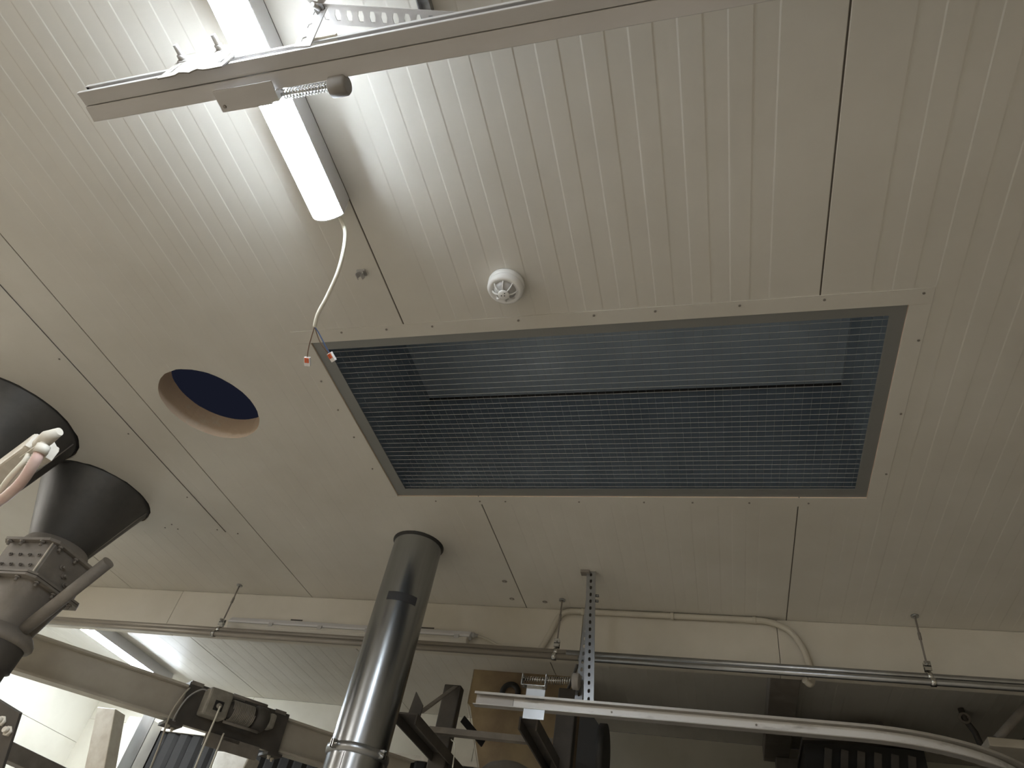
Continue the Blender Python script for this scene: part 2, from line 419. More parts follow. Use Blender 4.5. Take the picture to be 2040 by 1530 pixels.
# ================================================================== SMOKE DETECTOR
DC = (-.540, 1.145, CEIL)
t = thing('smoke_detector', DC, 'round white smoke detector on the ceiling beside the vent', 'detector')
bm = BM(); lathe(bm, [(0, 0), (.051, 0), (.0525, -.004), (.0525, -.016), (.0505, -.018), (0, -.018)], DC, 40); part('base', bm, 'plastic', t)
bm = BM(); lathe(bm, [(.0505, -.017), (.052, -.02), (.0515, -.030), (.048, -.0365), (.043, -.0385), (.038, -.0375), (.034, -.034), (0, -.034)], DC, 40); part('body', bm, 'plastic', t)
bm = BM(); lathe(bm, [(.033, -.033), (.029, -.040), (.022, -.049), (0, -.0495)], DC, 32); part('sensor_chamber', bm, 'greyplastic', t, 'grey inner chamber')
bm = BM()
for k in range(8):
    a = 2 * PI * k / 8 + .1; ca, sa = math.cos(a), math.sin(a)
    pts = [(.038, -.036), (.034, -.045), (.026, -.0525), (.015, -.055)]
    m4 = axes(DC, (ca, sa, 0), (0, 0, 1))
    prism(bm, [(r, z) for r, z in pts] + [(r - .003, z + .004) for r, z in pts[::-1]], 'z', -.0012, .0012, m4)
    bmf = None
cg = part('cage', bm, 'plastic', t)
bm = BM(); lathe(bm, [(0, -.053), (.0165, -.053), (.0165, -.056), (.014, -.0575), (0, -.0575)], DC, 24); part('centre_cap', bm, 'plastic', t)
for dx, dy in ((-.006, .0), (.003, .001), (.005, -.007)):
    bm = BM(); disc_solid(bm, (DC[0] + dx, DC[1] + dy, CEIL), .0018, -.0584, -.0570, 8); part('hole', bm, 'black', t)

# ================================================================== ROOF VENT
t = thing('roof_vent', ((VX0 + VX1) / 2, (VY0 + VY1) / 2, CEIL), 'large rectangular ceiling vent shaft covered with wire mesh', 'vent')
F = .052; zf = CEIL - .0016
def flange(a, b): 
    bm = BM(); box(bm, (a[0], a[1], zf), (b[0], b[1], CEIL - .0002)); return part('flange', bm, 'panel', t)
fl = [flange((VX0 - F, VY0 - F), (VX1 + F, VY0)), flange((VX0 - F, VY1), (VX1 + F, VY1 + F)), flange((VX0 - F, VY0 + .0006), (VX0, VY1 - .0006)), flange((VX1, VY0 + .0006), (VX1 + F, VY1 - .0006))]
for x in (-1.129, -.97, -.814, -.537, -.309, -.134, .094, .309, .545): inst('screw', SCREW, fl[0], (x, VY0 - .037, zf), DOWN)
for x in (-1.1, -.908, -.8, -.5, -.25, -.071, .13, .331): inst('screw', SCREW, fl[1], (x, VY1 + .03, zf), DOWN)
for y in (1.5, 1.65, 1.804, 2.0): inst('screw', SCREW, fl[2], (VX0 - .042, y, zf), DOWN)
for y in (1.45, 1.75, 2.05): inst('screw', SCREW, fl[3], (VX1 + .042, y, zf), DOWN)
# inner angle frame
za, zb = CEIL + .004, CEIL + .007
for a, b in (((VX0, VY0), (VX1, VY0 + .038)), ((VX0, VY1 - .046), (VX1, VY1)), ((VX0, VY0 + .038), (VX0 + .048, VY1 - .046)), ((VX1 - .042, VY0 + .038), (VX1, VY1 - .046))):
    bm = BM(); box(bm, (a[0] + .001, a[1], za), (b[0] - .001, b[1], zb)); part('angle_frame', bm, 'ventframe', t)
# shaft
ST = 3.70; wt = .01
bm = BM(); box(bm, (VX0 + .0005, VY1 - .002, CEIL + .008), (VX1 - .0005, VY1 - .0005, ST)); part('shaft_wall', bm, 'ventsteel', t)
bm = BM(); box(bm, (VX0 + .0005, VY0 + .0005, CEIL + .008), (VX1 - .0005, VY0 + .002, ST)); part('shaft_wall', bm, 'ventsteel', t)
bm = BM(); box(bm, (VX0 + .0005, VY0 + .002, CEIL + .008), (VX0 + .002, VY1 - .002, ST)); part('shaft_wall', bm, 'ventsteel', t)
bm = BM(); box(bm, (VX1 - .002, VY0 + .002, CEIL + .008), (VX1 - .0005, VY1 - .002, ST)); part('shaft_wall', bm, 'ventsteel', t)
bm = BM(); box(bm, (VX0 - wt, VY0 - wt, ST), (VX1 + wt, VY1 + wt, ST + .01)); part('shaft_roof', bm, 'ventroof', t)
bm = BM(); box(bm, (VX0 + .002, VY1 - .012, ST - .008), (VX1 - .002, VY1 - .0025, ST)); part('seam_rail', bm, 'black', t)
# mesh wires
bm = BM(); tube(bm, [(VX0 + .01, 0, 0), (VX1 - .01, 0, 0)], .0008, 5); wx = mesh(bm, 'wire'); wx.materials.append(M['wire'])
bm = BM(); tube(bm, [(0, VY0 + .006, 0), (0, VY1 - .006, 0)], .0005, 5); wy = mesh(bm, 'wire'); wy.materials.append(M['wire2'])
y = VY0 + .056
while y < VY1 - .05:
    inst('wire', wx, t, (0, y, CEIL + .0105)); y += .0253
x = VX1 - .052
while x > VX0 + .055:
    inst('wire', wy, t, (x, 0, CEIL + .0127)); x -= .0262

# ================================================================== HANGING DOUBLE RAIL (front)
RY, RZ = .383, 2.95
t = thing('double_rail', (-.2, RY + .03, RZ), 'pale grey steel double rail hanging across the lamp', 'rail')
def cchan(y0, sgn, wd, h, z0, x0, x1):
    """C profile opening towards -sgn y; returns bm"""
    th = .0025; lip = .011
    ya, yb = y0, y0 + sgn * wd
    bm = BM()
    def q(l): return [(a, b) for a, b in l]
    prism(bm, q([(ya, z0), (yb, z0 + .003), (yb, z0 + h - .003), (ya, z0 + h), (ya, z0 + h - lip), (ya + sgn * th, z0 + h - lip), (ya + sgn * th, z0 + h - th),
                 (yb - sgn * th, z0 + h - th - .003), (yb - sgn * th, z0 + th + .003), (ya + sgn * th, z0 + th), (ya + sgn * th, z0 + lip), (ya, z0 + lip)]), 'x', x0, x1)
    return bm
part('channel', cchan(RY, 1, .031, .044, RZ, -1.322, 1.2), 'railpaint', t, bevel=.0012)
part('channel', cchan(RY + .066, -1, .034, .046, RZ - .004, -1.322, 1.2), 'railpaint', t, bevel=.0012)
# slotted corrugated plate with two bolts on the rail
PY = RY - .002
t2 = thing('joint_plate', (-1.0, PY, RZ), 'cream corrugated slotted plate bolted onto the double rail', 'plate')
bm = BM(); n = 14; th = .003
prev = None; xa, xb = -1.085, -.925; zl, zh = 2.925, 3.055
cols = []
for i in range(n + 1):
    f = i / n; x = xa + (xb - xa) * f; bulge = -.004 * (math.sin(f * PI * 4) ** 2 if .25 <= f <= .75 else 0)
    cols.append([bm.verts.new((x, PY + bulge - dz, z)) for z in (zl, zh) for dz in (0, th)])
for a, b in zip(cols[:-1], cols[1:]):
    for i, j in ((0, 1), (1, 3), (3, 2), (2, 0)): bm.faces.new((a[i], a[j], b[j], b[i]))
bm.faces.new((cols[0][0], cols[0][2], cols[0][3], cols[0][1])); bm.faces.new((cols[-1][0], cols[-1][1], cols[-1][3], cols[-1][2]))
bmesh.ops.recalc_face_normals(bm, faces=bm.faces)
cu = []
for x in (-1.068, -.945):
    b = BM(); box(b, (x - .006, PY - .03, 2.95), (x + .006, PY + .03, 3.02)); cu.append(b)
bm = cut(bm, cu); part('plate', bm, 'plategrey', t2)
for x, zz in ((-1.068, 3.012), (-.982, 3.03)):
    bm = BM(); m4 = Matrix.Translation((x, PY - .003, zz)) @ Matrix.Rotation(PI / 2, 4, 'X')
    disc_solid(bm, (0, 0, 0), .013, 0, .003, 18, m4); disc_solid(bm, (0, 0, 0), .0095, .003, .013, 6, m4); bo = part('nut', bm, 'rubber', t2)
    bm = BM(); disc_solid(bm, (0, 0, 0), .0058, .013, .034, 12, m4); part('stud', bm, 'rubber', bo)
# perforated hanger straps for the double rail
t3 = thing('perforated_hanger', (-.77, .36, 3.0), 'grey perforated steel hanger straps bolted above the double rail', 'bracket')
def strap(p0, p1, wdir, width, parent, m, pitch=.03, sl=.02, sw=.011, t=.0025, name='strap'):
    p0, p1 = Vector(p0), Vector(p1); bm = BM(); perf(bm, (p1 - p0).length, width, pitch, sl, sw, t, axes(p0, p1 - p0, wdir)); return part(name, bm, m, parent)
strap((-.752, RY - .004, 2.955), (-.748, RY - .036, 3.085), (1, .1, 0), .036, t3, 'railpaint', .036, .02, .014)
strap((-.765, RY - .045, 3.083), (-.56, RY - .17, 3.146), (.3, 1, .2), .038, t3, 'railpaint', .032, .019, .014)
strap((-.775, RY - .028, 3.081), (-.36, RY + .068, 3.081), (0, 1, 0), .040, t3, 'railpaint', .025, .014, .021)
bm = BM(); m4 = Matrix.Translation((-.745, RY - .030, 3.078)) @ Matrix.Rotation(PI * .8, 4, 'X'); disc_solid(bm, (0, 0, 0), .012, 0, .008, 6, m4); bo = part('nut', bm, 'darksteel', t3)
bm = BM(); disc_solid(bm, (0, 0, 0), .005, .008, .035, 12, m4); part('stud', bm, 'railpaint', bo)
bm = BM(); box(bm, (-.75, RY - .004, 2.99), (-.69, RY + .028, 2.997)); part('foot', bm, 'cream', t3)
# steel strut end fixed to the ceiling right of the lamp
t4 = thing('ceiling_strut', (-.545, .33, CEIL), 'short galvanised strut fixed to the ceiling at the top edge', 'strut')
bm = BM(); prism(bm, [(-.556, CEIL), (-.556, CEIL - .02), (-.553, CEIL - .02), (-.553, CEIL - .003), (-.532, CEIL - .003), (-.532, CEIL - .02), (-.529, CEIL - .02), (-.529, CEIL)], 'y', .15, .44); part('channel', bm, 'galv', t4)
bm = BM(); tube(bm, [(-.520, .36, CEIL), (-.520, .36, CEIL - .02)], .004, 8); part('stud', bm, 'galv', t4)

def coil(p0, p1, r, wr, turns, seg=9, rise=True):
    p0, p1 = Vector(p0), Vector(p1); d = (p1 - p0); a, b = frame(d); n = turns * seg
    return [p0 + d * (i / n) + (a * math.cos(2 * PI * i / seg) + b * math.sin(2 * PI * i / seg)) * r for i in range(n + 1)]
# spring buffer under the double rail
t5 = thing('spring_buffer', (-.82, RY + .075, RZ), 'spring buffer with grey bracket under the double rail', 'buffer', 'spring buffers on the sliding rails')
bx0, bx1, by0, by1, bz = -.980, -.828, RY + .062, RY + .088, 2.934
bm = BM(); box(bm, (bx0, by0 - .02, bz - .003), (bx1 - .01, by1 - .004, bz)); br = part('bracket', bm, 'railpaint', t5)
bm = BM(); box(bm, (bx0, by1 - .004, bz - .003), (bx1 - .03, by1, bz + .045)); part('side_plate', bm, 'railpaint', t5)
bm = BM(); box(bm, (bx1 - .014, by0 + .002, bz), (bx1 - .010, by1 - .005, bz + .03)); part('end_plate', bm, 'railpaint', t5)
bm = BM(); tube(bm, [(-.90, by0 + .016, bz + .014), (-.69, by0 + .016, bz + .014)], .0035, 10); part('rod', bm, 'zinc', t5)
bm = BM(); tube(bm, coil((-.833, by0 + .016, bz + .014), (-.722, by0 + .016, bz + .014), .0095, .0015, 15), .0016, 6); part('spring', bm, 'zinc', t5)
bm = BM(); m4 = axes((-.708, by0 + .014, bz + .012), (1, 0, 0), (0, 1, 0))
m4 = Matrix.Translation((-.722, by0 + .018, bz + .010)) @ Matrix.Rotation(PI / 2, 4, 'Y')
rg = lathe(bm, [(.016, 0), (.021, .004), (.0215, .02), (.021, .036), (.017, .041)], (0, 0, 0), 20, m4); bm.faces.new(rg[0][::-1]); bm.faces.new(rg[-1]); part('rubber_head', bm, 'rubber', t5, 'grey rubber buffer head')
inst('rivet', SCREW, br, (bx0 + .012, by1 - .012, bz - .003), DOWN)

# ================================================================== EXHAUST DUCT
t = thing('exhaust_duct', (*DUCT, 1.2), 'shiny galvanised round duct rising through the ceiling', 'duct')
bm = BM(); lathe(bm, [(.1085, 2.262), (.1085, 3.4)], (*DUCT, 0), 64); lathe(bm, [(.107, 2.262), (.107, 3.4)], (*DUCT, 0), 64); part('upper_pipe', bm, 'duct', t, recalc=False)
bm = BM(); lathe(bm, [(.1085, 1.0), (.1085, 2.258)], (*DUCT, 0), 64); part('lower_pipe', bm, 'duct', t, recalc=False)
bm = BM(); lathe(bm, [(.1087, 2.243), (.117, 2.247), (.119, 2.26), (.117, 2.273), (.1087, 2.277)], (*DUCT, 0), 64); ring = part('clamp_ring', bm, 'galv', t)
for a in (-1.9, -.35):
    c, s = math.cos(a), math.sin(a); m4 = axes((DUCT[0] + c * .118, DUCT[1] + s * .118, 2.26), (c, s, 0), (0, 0, 1))
    bm = BM(); box(bm, (0, -.014, -.004), (.022, .014, -.001), m4); box(bm, (0, -.014, .006), (.022, .014, .009), m4); part('lug', bm, 'zinc', ring)
    bm = BM(); tube(bm, [m4 @ Vector((.012, 0, -.016)), m4 @ Vector((.012, 0, .022))], .0035, 8); part('bolt', bm, 'zinc', ring)
bm = BM(); lathe(bm, [(.1089, 2.825), (.1089, 2.862)], (*DUCT, 0), 20, None, -1.75, -.55); part('tape_mark', bm, 'tape', t, 'dark smeared tape patch', recalc=False)
bm = BM(); n = 40; pr = [(.1088, -.012), (.1125, -.010), (.117, -.003), (.117, .004)]; lathe(bm, pr, (*DUCT, CEIL), n); part('collar', bm, 'black', t, 'dark sealant collar')
bm = BM(); box(bm, (DUCT[0] - .001, DUCT[1] - .1094, 1.0), (DUCT[0] + .001, DUCT[1] - .108, 2.24)); part('seam', bm, 'darksteel', t)

# ================================================================== HOPPER CONES
def cone(name, c, rt, rn, zn, label):
    t = thing(name, (*c, zn), label, 'hopper', 'dark hopper cones through the ceiling')
    bm = BM(); lathe(bm, [(rt, 3.32), (rt, CEIL - .01), (rt - .004, CEIL - .02), (rn, zn)], (*c, 0), 48); part('cone', bm, 'darkcone', t, recalc=False)
    bm = BM(); lathe(bm, [(rt + .001, CEIL - .004), (rt + .006, CEIL - .002), (rt + .006, CEIL + .012), (rt + .001, CEIL + .012)], (*c, 0), 48); part('rim', bm, 'black', t)
    for a in (-2.55, .6):
        p0 = Vector((c[0] + (rt - .002) * math.cos(a), c[1] + (rt - .002) * math.sin(a), CEIL - .02)); p1 = Vector((c[0] + (rn + .002) * math.cos(a), c[1] + (rn + .002) * math.sin(a), zn + .01))
        bm = BM(); tube(bm, [p0, p1], .003, 6); part('weld_seam', bm, 'dusty', t)
    return t
cone('hopper_cone', CONE1, .284, .13, 2.62, 'dark hopper cone at the left edge, nearer one, behind the pneumatic arm')
cone('hopper_cone', CONE2, .246, .128, 2.845, 'dark hopper cone above the bolted steel valve housing')
# valve housing under cone 2
HX, HY = CONE2
t = thing('valve_housing', (HX, HY, 2.1), 'dusty grey square valve housing with bolted flanges under the hopper cone', 'valve')
bm = BM(); lathe(bm, [(.129, 2.85), (.136, 2.84), (.146, 2.812)], (HX, HY, 0), 40); part('neck_ring', bm, 'dusty', t)
def chamf(h, c): return [(HX - h, HY - h + c), (HX - h + c, HY - h), (HX + h - c, HY - h), (HX + h, HY - h + c), (HX + h, HY + h - c), (HX + h - c, HY + h), (HX - h + c, HY + h), (HX - h, HY + h - c)]
for z0, z1, h in ((2.798, 2.811, .152), (2.648, 2.657, .158), (2.635, 2.6455, .158)):
    bm = BM(); prism(bm, chamf(h, .03), 'z', z0, z1); part('flange', bm, 'dusty', t, bevel=.001)
bm = BM(); prism(bm, chamf(.128, .012), 'z', 2.657, 2.798); part('box', bm, 'dusty', t)
bm = BM(); box(bm, (HX + .12, HY - .132, 2.657), (HX + .126, HY - .127, 2.798)); part('corner_bead', bm, 'cream', t)
for dy in (-.10, .0, .10):
    for zz in (2.798, 2.635): inst('bolt', BOLT_D, t, (HX + .143, HY + dy, zz), DOWN)
for dx in (-.10, -.03, .08):
    for zz in (2.798, 2.635): inst('bolt', BOLT_D, t, (HX + dx, HY - .143, zz), DOWN)
for r, zz in ((0, 2.738), (1, 2.692)):
    for k in range(4): inst('bolt', BOLT_S, t, (HX + .095 - k * .052 - r * .012, HY - .128, zz), TO_CAM)
for k, zz in ((-.03, 2.74), (.0, 2.715), (.03, 2.69)): inst('bolt', BOLT_D, t, (HX + .128, HY + k, zz), (0, PI / 2, 0))
bm = BM(); n = 32; sq = []
rgA = [bm.verts.new((HX + .125 * max(-1, min(1, 1.3 * math.cos(2 * PI * k / n))), HY + .125 * max(-1, min(1, 1.3 * math.sin(2 * PI * k / n))), 2.635)) for k in range(n)]
rgB = [bm.verts.new((HX + .112 * math.cos(2 * PI * k / n), HY + .112 * math.sin(2 * PI * k / n), 2.46)) for k in range(n)]
for k in range(n):
    f = bm.faces.new((rgA[k], rgB[k], rgB[(k + 1) % n], rgA[(k + 1) % n])); f.smooth = True
part('transition', bm, 'dusty', t)
bm = BM(); lathe(bm, [(.112, 2.475), (.128, 2.462), (.145, 2.44), (.147, 2.425), (.140, 2.415), (.124, 2.41)], (HX, HY, 0), 40); part('collar', bm, 'dusty', t)
bm = BM(); lathe(bm, [(.124, 2.412), (.121, 2.33), (.122, 2.325), (.108, 2.32), (.106, 1.2)], (HX, HY, 0), 40); part('spout_pipe', bm, 'darksteel', t)
bm = BM(); tube(bm, [(HX + .11, HY + .0, 2.47), (-2.40, 2.085, 2.742)], .026, 20); sp = part('side_pipe', bm, 'dusty', t)
# steel bar behind left of the housing bottom
t = thing('bolted_plate', (-1.77, 1.5, 1.9), 'dark steel plate with two pale bolts at the lower left edge', 'plate')
m4 = axes((-1.82, 1.50, 1.99), (.13, 0, -.035), (-.02, .08, -.13))
bm = BM(); box(bm, (-.10, -.04, -.004), (.135, .10, .004), m4); part('plate', bm, 'darksteel', t, bevel=.001)
for u, v in ((.085, .0), (.125 - .005, .012)):
    p = m4 @ Vector((u - .0, v + .0, 0)); o = inst('bolt', BOLT_W, t, p + Vector((0, -.004, 0)), TO_CAM)
bm = BM(); box(bm, (-.10, .10, -.003), (.06, .16, .003), m4); part('yellow_tab', bm, 'yellow', t, 'dull yellow tab')

# ================================================================== PNEUMATIC ARM AND HOSES
t = thing('pneumatic_arm', (-1.75, 1.08, 2.45), 'cream pneumatic arm with bracket and fittings in front of cones', 'actuator')
A0 = Vector((-1.98, 1.20, 2.44)); A1 = Vector((-1.565, 1.005, 2.452)); ax = (A1 - A0)
m4 = axes(A0, ax, (0, 0, 1))
bm = BM(); box(bm, (0, -.022, -.034), (ax.length, .022, .034), m4); part('beam', bm, 'cream', t, bevel=.006)
m5 = axes(A1, ax, (0, 0, 1))
bm = BM(); prism(bm, [(-.02, -.034), (.012, -.034), (.03, -.006), (.02, .030), (-.02, .034)], 'x', -.012, .002, m5 @ Matrix.Rotation(.0, 4, 'X')); part('end_plate', bm, 'cream', t, bevel=.001)
bm = BM(); box(bm, (-.05, -.03, -.012), (.045, -.024, .02), m5); part('bracket', bm, 'cream', t)
bm = BM(); tube(bm, [m5 @ Vector((.02, -.012, .012)), m5 @ Vector((.052, .0, .012)), m5 @ Vector((.085, .012, .004))], .013, 14, rs=[.016, .018, .010]); fit = part('fitting', bm, 'cream', t)
bm = BM(); tube(bm, [m5 @ Vector((.05, -.004, .012)), m5 @ Vector((.047, -.03, .006))], .010, 12); part('elbow', bm, 'cream', fit)
bm = BM(); tube(bm, spline([m5 @ Vector((.0, -.035, .014)), m5 @ Vector((.002, -.055, .012)), m5 @ Vector((-.04, -.085, .01)), m5 @ Vector((-.10, -.105, .0))], 8), .007, 12); part('white_tube', bm, 'cable', t, 'white air tube')
q0 = m5 @ Vector((-.095, -.104, 0)); q1 = m5 @ Vector((-.15, -.118, -.004))
bm = BM(); tube(bm, [q0, q1], .013, 14); part('coupling', bm, 'plastic', t)
bm = BM(); tube(bm, coil(q1, q1 + Vector((-.085, .04, -.008)), .011, .003, 5, 12), .0052, 8); part('spiral_guard', bm, 'cable', t, 'ribbed cream spiral guard')
t = thing('pink_hose', (-1.75, 1.1, 2.4), 'faded pink air hose looping below the cream arm', 'hose')
def a(p): return m5 @ Vector(p)
bm = BM(); tube(bm, spline([a((.047, -.028, .006)), a((.04, -.06, .0)), a((.0, -.098, -.01)), a((-.06, -.118, -.012)), a((-.14, -.108, -.016)), a((-.22, -.118, -.02)), a((-.27, -.16, -.02))], 10), .0125, 14); part('hose', bm, 'pink', t)
bm = BM(); tube(bm, [a((.049, -.02, .007)), a((.0465, -.042, .004))], .0155, 16); part('ferrule', bm, 'cream', t)
bm = BM(); tube(bm, coil(a((.044, -.046, .003)), a((.026, -.074, -.004)), .0128, .001, 6, 12), .0011, 5); part('clip_wire', bm, 'cream', t)
bm = BM(); tube(bm, spline([a((-.30, -.15, -.02)), a((-.235, -.155, -.02)), a((-.185, -.195, -.015)), a((-.205, -.215, -.01)), a((-.28, -.175, -.02))], 8), .011, 12); part('loop', bm, 'red', t, 'red hose loop')

# ================================================================== CONDUITS, HANGERS
def xpipe(name, y, z, r, x0, x1, xm, label, couplings):
    t = thing(name, ((x0 + x1) / 2, y, z), label, 'pipe', 'long conduits below the fascia')
    bm = BM(); tube(bm, [(x0, y, z), (xm, y, z)], r, 16); part('pipe', bm, 'dustypipe', t)
    bm = BM(); tube(bm, [(xm, y, z), (x1, y, z)], r, 16); part('pipe', bm, 'galv', t, 'cleaner bright section')
    for cx, l, m in couplings:
        bm = BM(); tube(bm, [(cx - l, y, z), (cx - l, y, z), (cx + l, y, z), (cx + l, y, z)], r, 16, rs=[r, r * 1.22, r * 1.22, r]); part('coupling', bm, m, t)
xpipe('conduit_pipe', 3.03, 2.893, .0135, -4.7, 2.4, -.66, 'upper of the two long conduits below the fascia', ((-2.72, .03, 'dustypipe'), (-.66, .035, 'galv')))
xpipe('conduit_pipe', 3.005, 2.862, .0125, -4.7, 2.4, -.6, 'lower of the two long conduits below the fascia', ((-2.62, .022, 'dustypipe'), (-.55, .03, 'galv')))
for x, lab in ((-2.514, 'thin rod pipe hanger left of the steel duct'), (-.709, 'thin rod pipe hanger beside the slotted strut'), (.797, 'thin rod pipe hanger at the far right')):
    t = thing('pipe_hanger', (x, 3.03, CEIL), lab, 'hanger', 'rod hangers carrying the conduits')
    bm = BM(); disc_solid(bm, (x, 3.03, CEIL), .016, -.006, -.0003, 12); part('ceiling_plate', bm, 'galv', t)
    bm = BM(); tube(bm, [(x, 3.03, CEIL - .004), (x, 3.03, 2.935)], .0038, 8); part('rod', bm, 'dusty', t)
    bm = BM(); tube(bm, [(x, 3.03, 3.075), (x, 3.03, 3.045)], .0062, 6); part('coupling_nut', bm, 'dusty', t)
    bm = BM(); box(bm, (x - .012, 3.018, 2.915), (x + .012, 3.022, 2.952)); box(bm, (x - .012, 3.018, 2.93), (x + .012, 3.042, 2.934)); box(bm, (x - .012, 3.038, 2.915), (x + .012, 3.042, 2.952)); part('clamp_body', bm, 'zinc', t)
    bm = BM()
    for zc, yc, r in ((2.893, 3.03, .0158), (2.862, 3.005, .0148)):
        lathe(bm, [(r, -.009), (r + .0018, -.009), (r + .0018, .009), (r, .009), (r, -.009)], (0, 0, 0), 20, Matrix.Translation((x, yc, zc)) @ Matrix.Rotation(PI / 2, 4, 'Y'))
    part('clamp_ring', bm, 'zinc', t)
    bm = BM(); disc_solid(bm, (0, 0, 0), .006, 0, .012, 6, Matrix.Translation((x, 3.018, 2.942)) @ Matrix.Rotation(PI / 2, 4, 'X')); part('bolt', bm, 'zinc', t)

# unlit lamp on the fascia
t = thing('unlit_lamp', (-1.85, 3.13, 2.95), 'unlit cream batten lamp along the fascia behind the duct', 'lamp')
bm = BM(); prism(bm, [(3.1298, 3.005), (3.105, 3.0), (3.085, 2.975), (3.085, 2.965), (3.1298, 2.965)], 'x', -2.53, -1.155); part('housing', bm, 'housing', t, bevel=.003)
bm = BM(); prism(bm, [(3.1298, 2.963), (3.083, 2.963), (3.078, 2.945), (3.09, 2.928), (3.1298, 2.925)], 'x', -2.52, -1.165); part('diffuser', bm, 'offdiff', t, bevel=.003)
for x in (-2.26, -1.97, -1.70, -1.46, -1.22):
    bm = BM(); box(bm, (x - .012, 3.078, 2.953), (x + .012, 3.084, 2.972)); part('clip', bm, 'greyplastic', t)
bm = BM(); tube(bm, [(-1.155, 3.105, 2.982), (-1.137, 3.105, 2.982), (-1.137, 3.105, 2.982), (-1.12, 3.105, 2.981)], .01, 12, rs=[.012, .012, .009, .007]); part('gland', bm, 'greyplastic', t)
for x in (-1.40, -2.15):
    bm = BM(); box(bm, (x - .035, 3.128, 3.012), (x + .035, 3.1299, 3.019)); part('fixing_slot', bm, 'darksteel', t)
bm = BM(); tube(bm, spline([(-1.125, 3.105, 2.981), (-1.08, 3.108, 2.972), (-1.03, 3.115, 2.953), (-.98, 3.12, 2.935), (-.90, 3.122, 2.927)], 6), .0045, 8)
single('fascia_cable', bm, 'conduit', 'thin cream cable leaving the unlit lamp on the fascia', 'cable', loc=(-1.125, 3.105, 2.98))
# cream conduit bending along the top of the fascia
t = thing('bent_conduit', (-.25, 3.115, 3.12), 'cream conduit along the fascia top, bent down at both ends', 'conduit')
bm = BM(); tube(bm, spline([(-.835, 3.112, 2.90), (-.80, 3.112, 2.945), (-.765, 3.112, 3.02), (-.735, 3.112, 3.10), (-.69, 3.112, 3.133), (-.60, 3.112, 3.135), (-.2, 3.112, 3.135), (.12, 3.112, 3.135), (.22, 3.112, 3.130), (.30, 3.112, 3.095), (.345, 3.11, 3.03), (.365, 3.105, 2.95), (.368, 3.095, 2.88), (.356, 3.07, 2.848), (.335, 3.05, 2.855)], 8), .0135, 14); part('tube', bm, 'conduit', t)
for x in (-.62, -.2, .16):
    bm = BM(); lathe(bm, [(.0137, -.008), (.0165, -.008), (.0165, .008), (.0137, .008)], (0, 0, 0), 16, Matrix.Translation((x, 3.112, 3.135)) @ Matrix.Rotation(PI / 2, 4, 'Y')); part('clip', bm, 'conduit', t)

# ================================================================== CURVED GALVANISED RAIL (back) WITH HANGER
t = thing('curved_rail', (0, 2.73, 2.53), 'galvanised C rail curving away at its right end', 'rail')
sec = [(2.716, 2.534), (2.716, 2.531), (2.752, 2.531), (2.752, 2.581), (2.716, 2.581), (2.716, 2.572), (2.7185, 2.572), (2.7185, 2.5785), (2.7495, 2.5785), (2.7495, 2.534)]
path = [(-.945, 0)] + [(-.945 + .1 * i, 0) for i in range(1, 15)]
Rc = .72; cx = .455
st = []
for i in range(0, 15): st.append((Vector((-.945 + 1.4 * i / 14, 0, 0)), 0.0))
for i in range(1, 19): st.append((Vector((cx + Rc * math.sin(i * .075), Rc * (1 - math.cos(i * .075)), 0)), i * .075))
bm = BM(); rings = []
for p, an in st:
    rings.append([bm.verts.new((p.x - math.sin(an) * (y - 2.734), p.y + 2.734 + math.cos(an) * (y - 2.734), z)) for y, z in sec])
for r0, r1 in zip(rings[:-1], rings[1:]):
    for k in range(len(sec)): bm.faces.new((r0[k], r0[(k + 1) % len(sec)], r1[(k + 1) % len(sec)], r1[k]))
bm.faces.new(rings[0][::-1]); bm.faces.new(rings[-1]); part('rail', bm, 'railzinc', t)
bm = BM(); box(bm, (-.935, 2.744, 2.541), (-.79, 2.749, 2.573)); part('insert', bm, 'railpaint', t)
bm = BM(); rings = []  # pale strip over the web, its reflection painted in
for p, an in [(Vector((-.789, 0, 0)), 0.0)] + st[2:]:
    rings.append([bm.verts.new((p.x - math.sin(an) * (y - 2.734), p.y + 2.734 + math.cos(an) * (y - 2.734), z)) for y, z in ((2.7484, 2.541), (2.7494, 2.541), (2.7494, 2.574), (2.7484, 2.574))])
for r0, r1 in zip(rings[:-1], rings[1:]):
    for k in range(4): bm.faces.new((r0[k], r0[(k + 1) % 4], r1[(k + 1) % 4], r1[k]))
bm.faces.new(rings[0][::-1]); bm.faces.new(rings[-1]); part('web_sheen', bm, 'websheen', t, 'pale strip painting in the light reflected by the web')
for x in (-.868, -.40, .12):
    inst('rivet', SCREW, t, (x, 2.748, 2.556), TO_CAM)
bm = BM(); box(bm, (-.735, 2.716, 2.494), (-.652, 2.72, 2.530)); part('clip_plate', bm, 'galv', t)
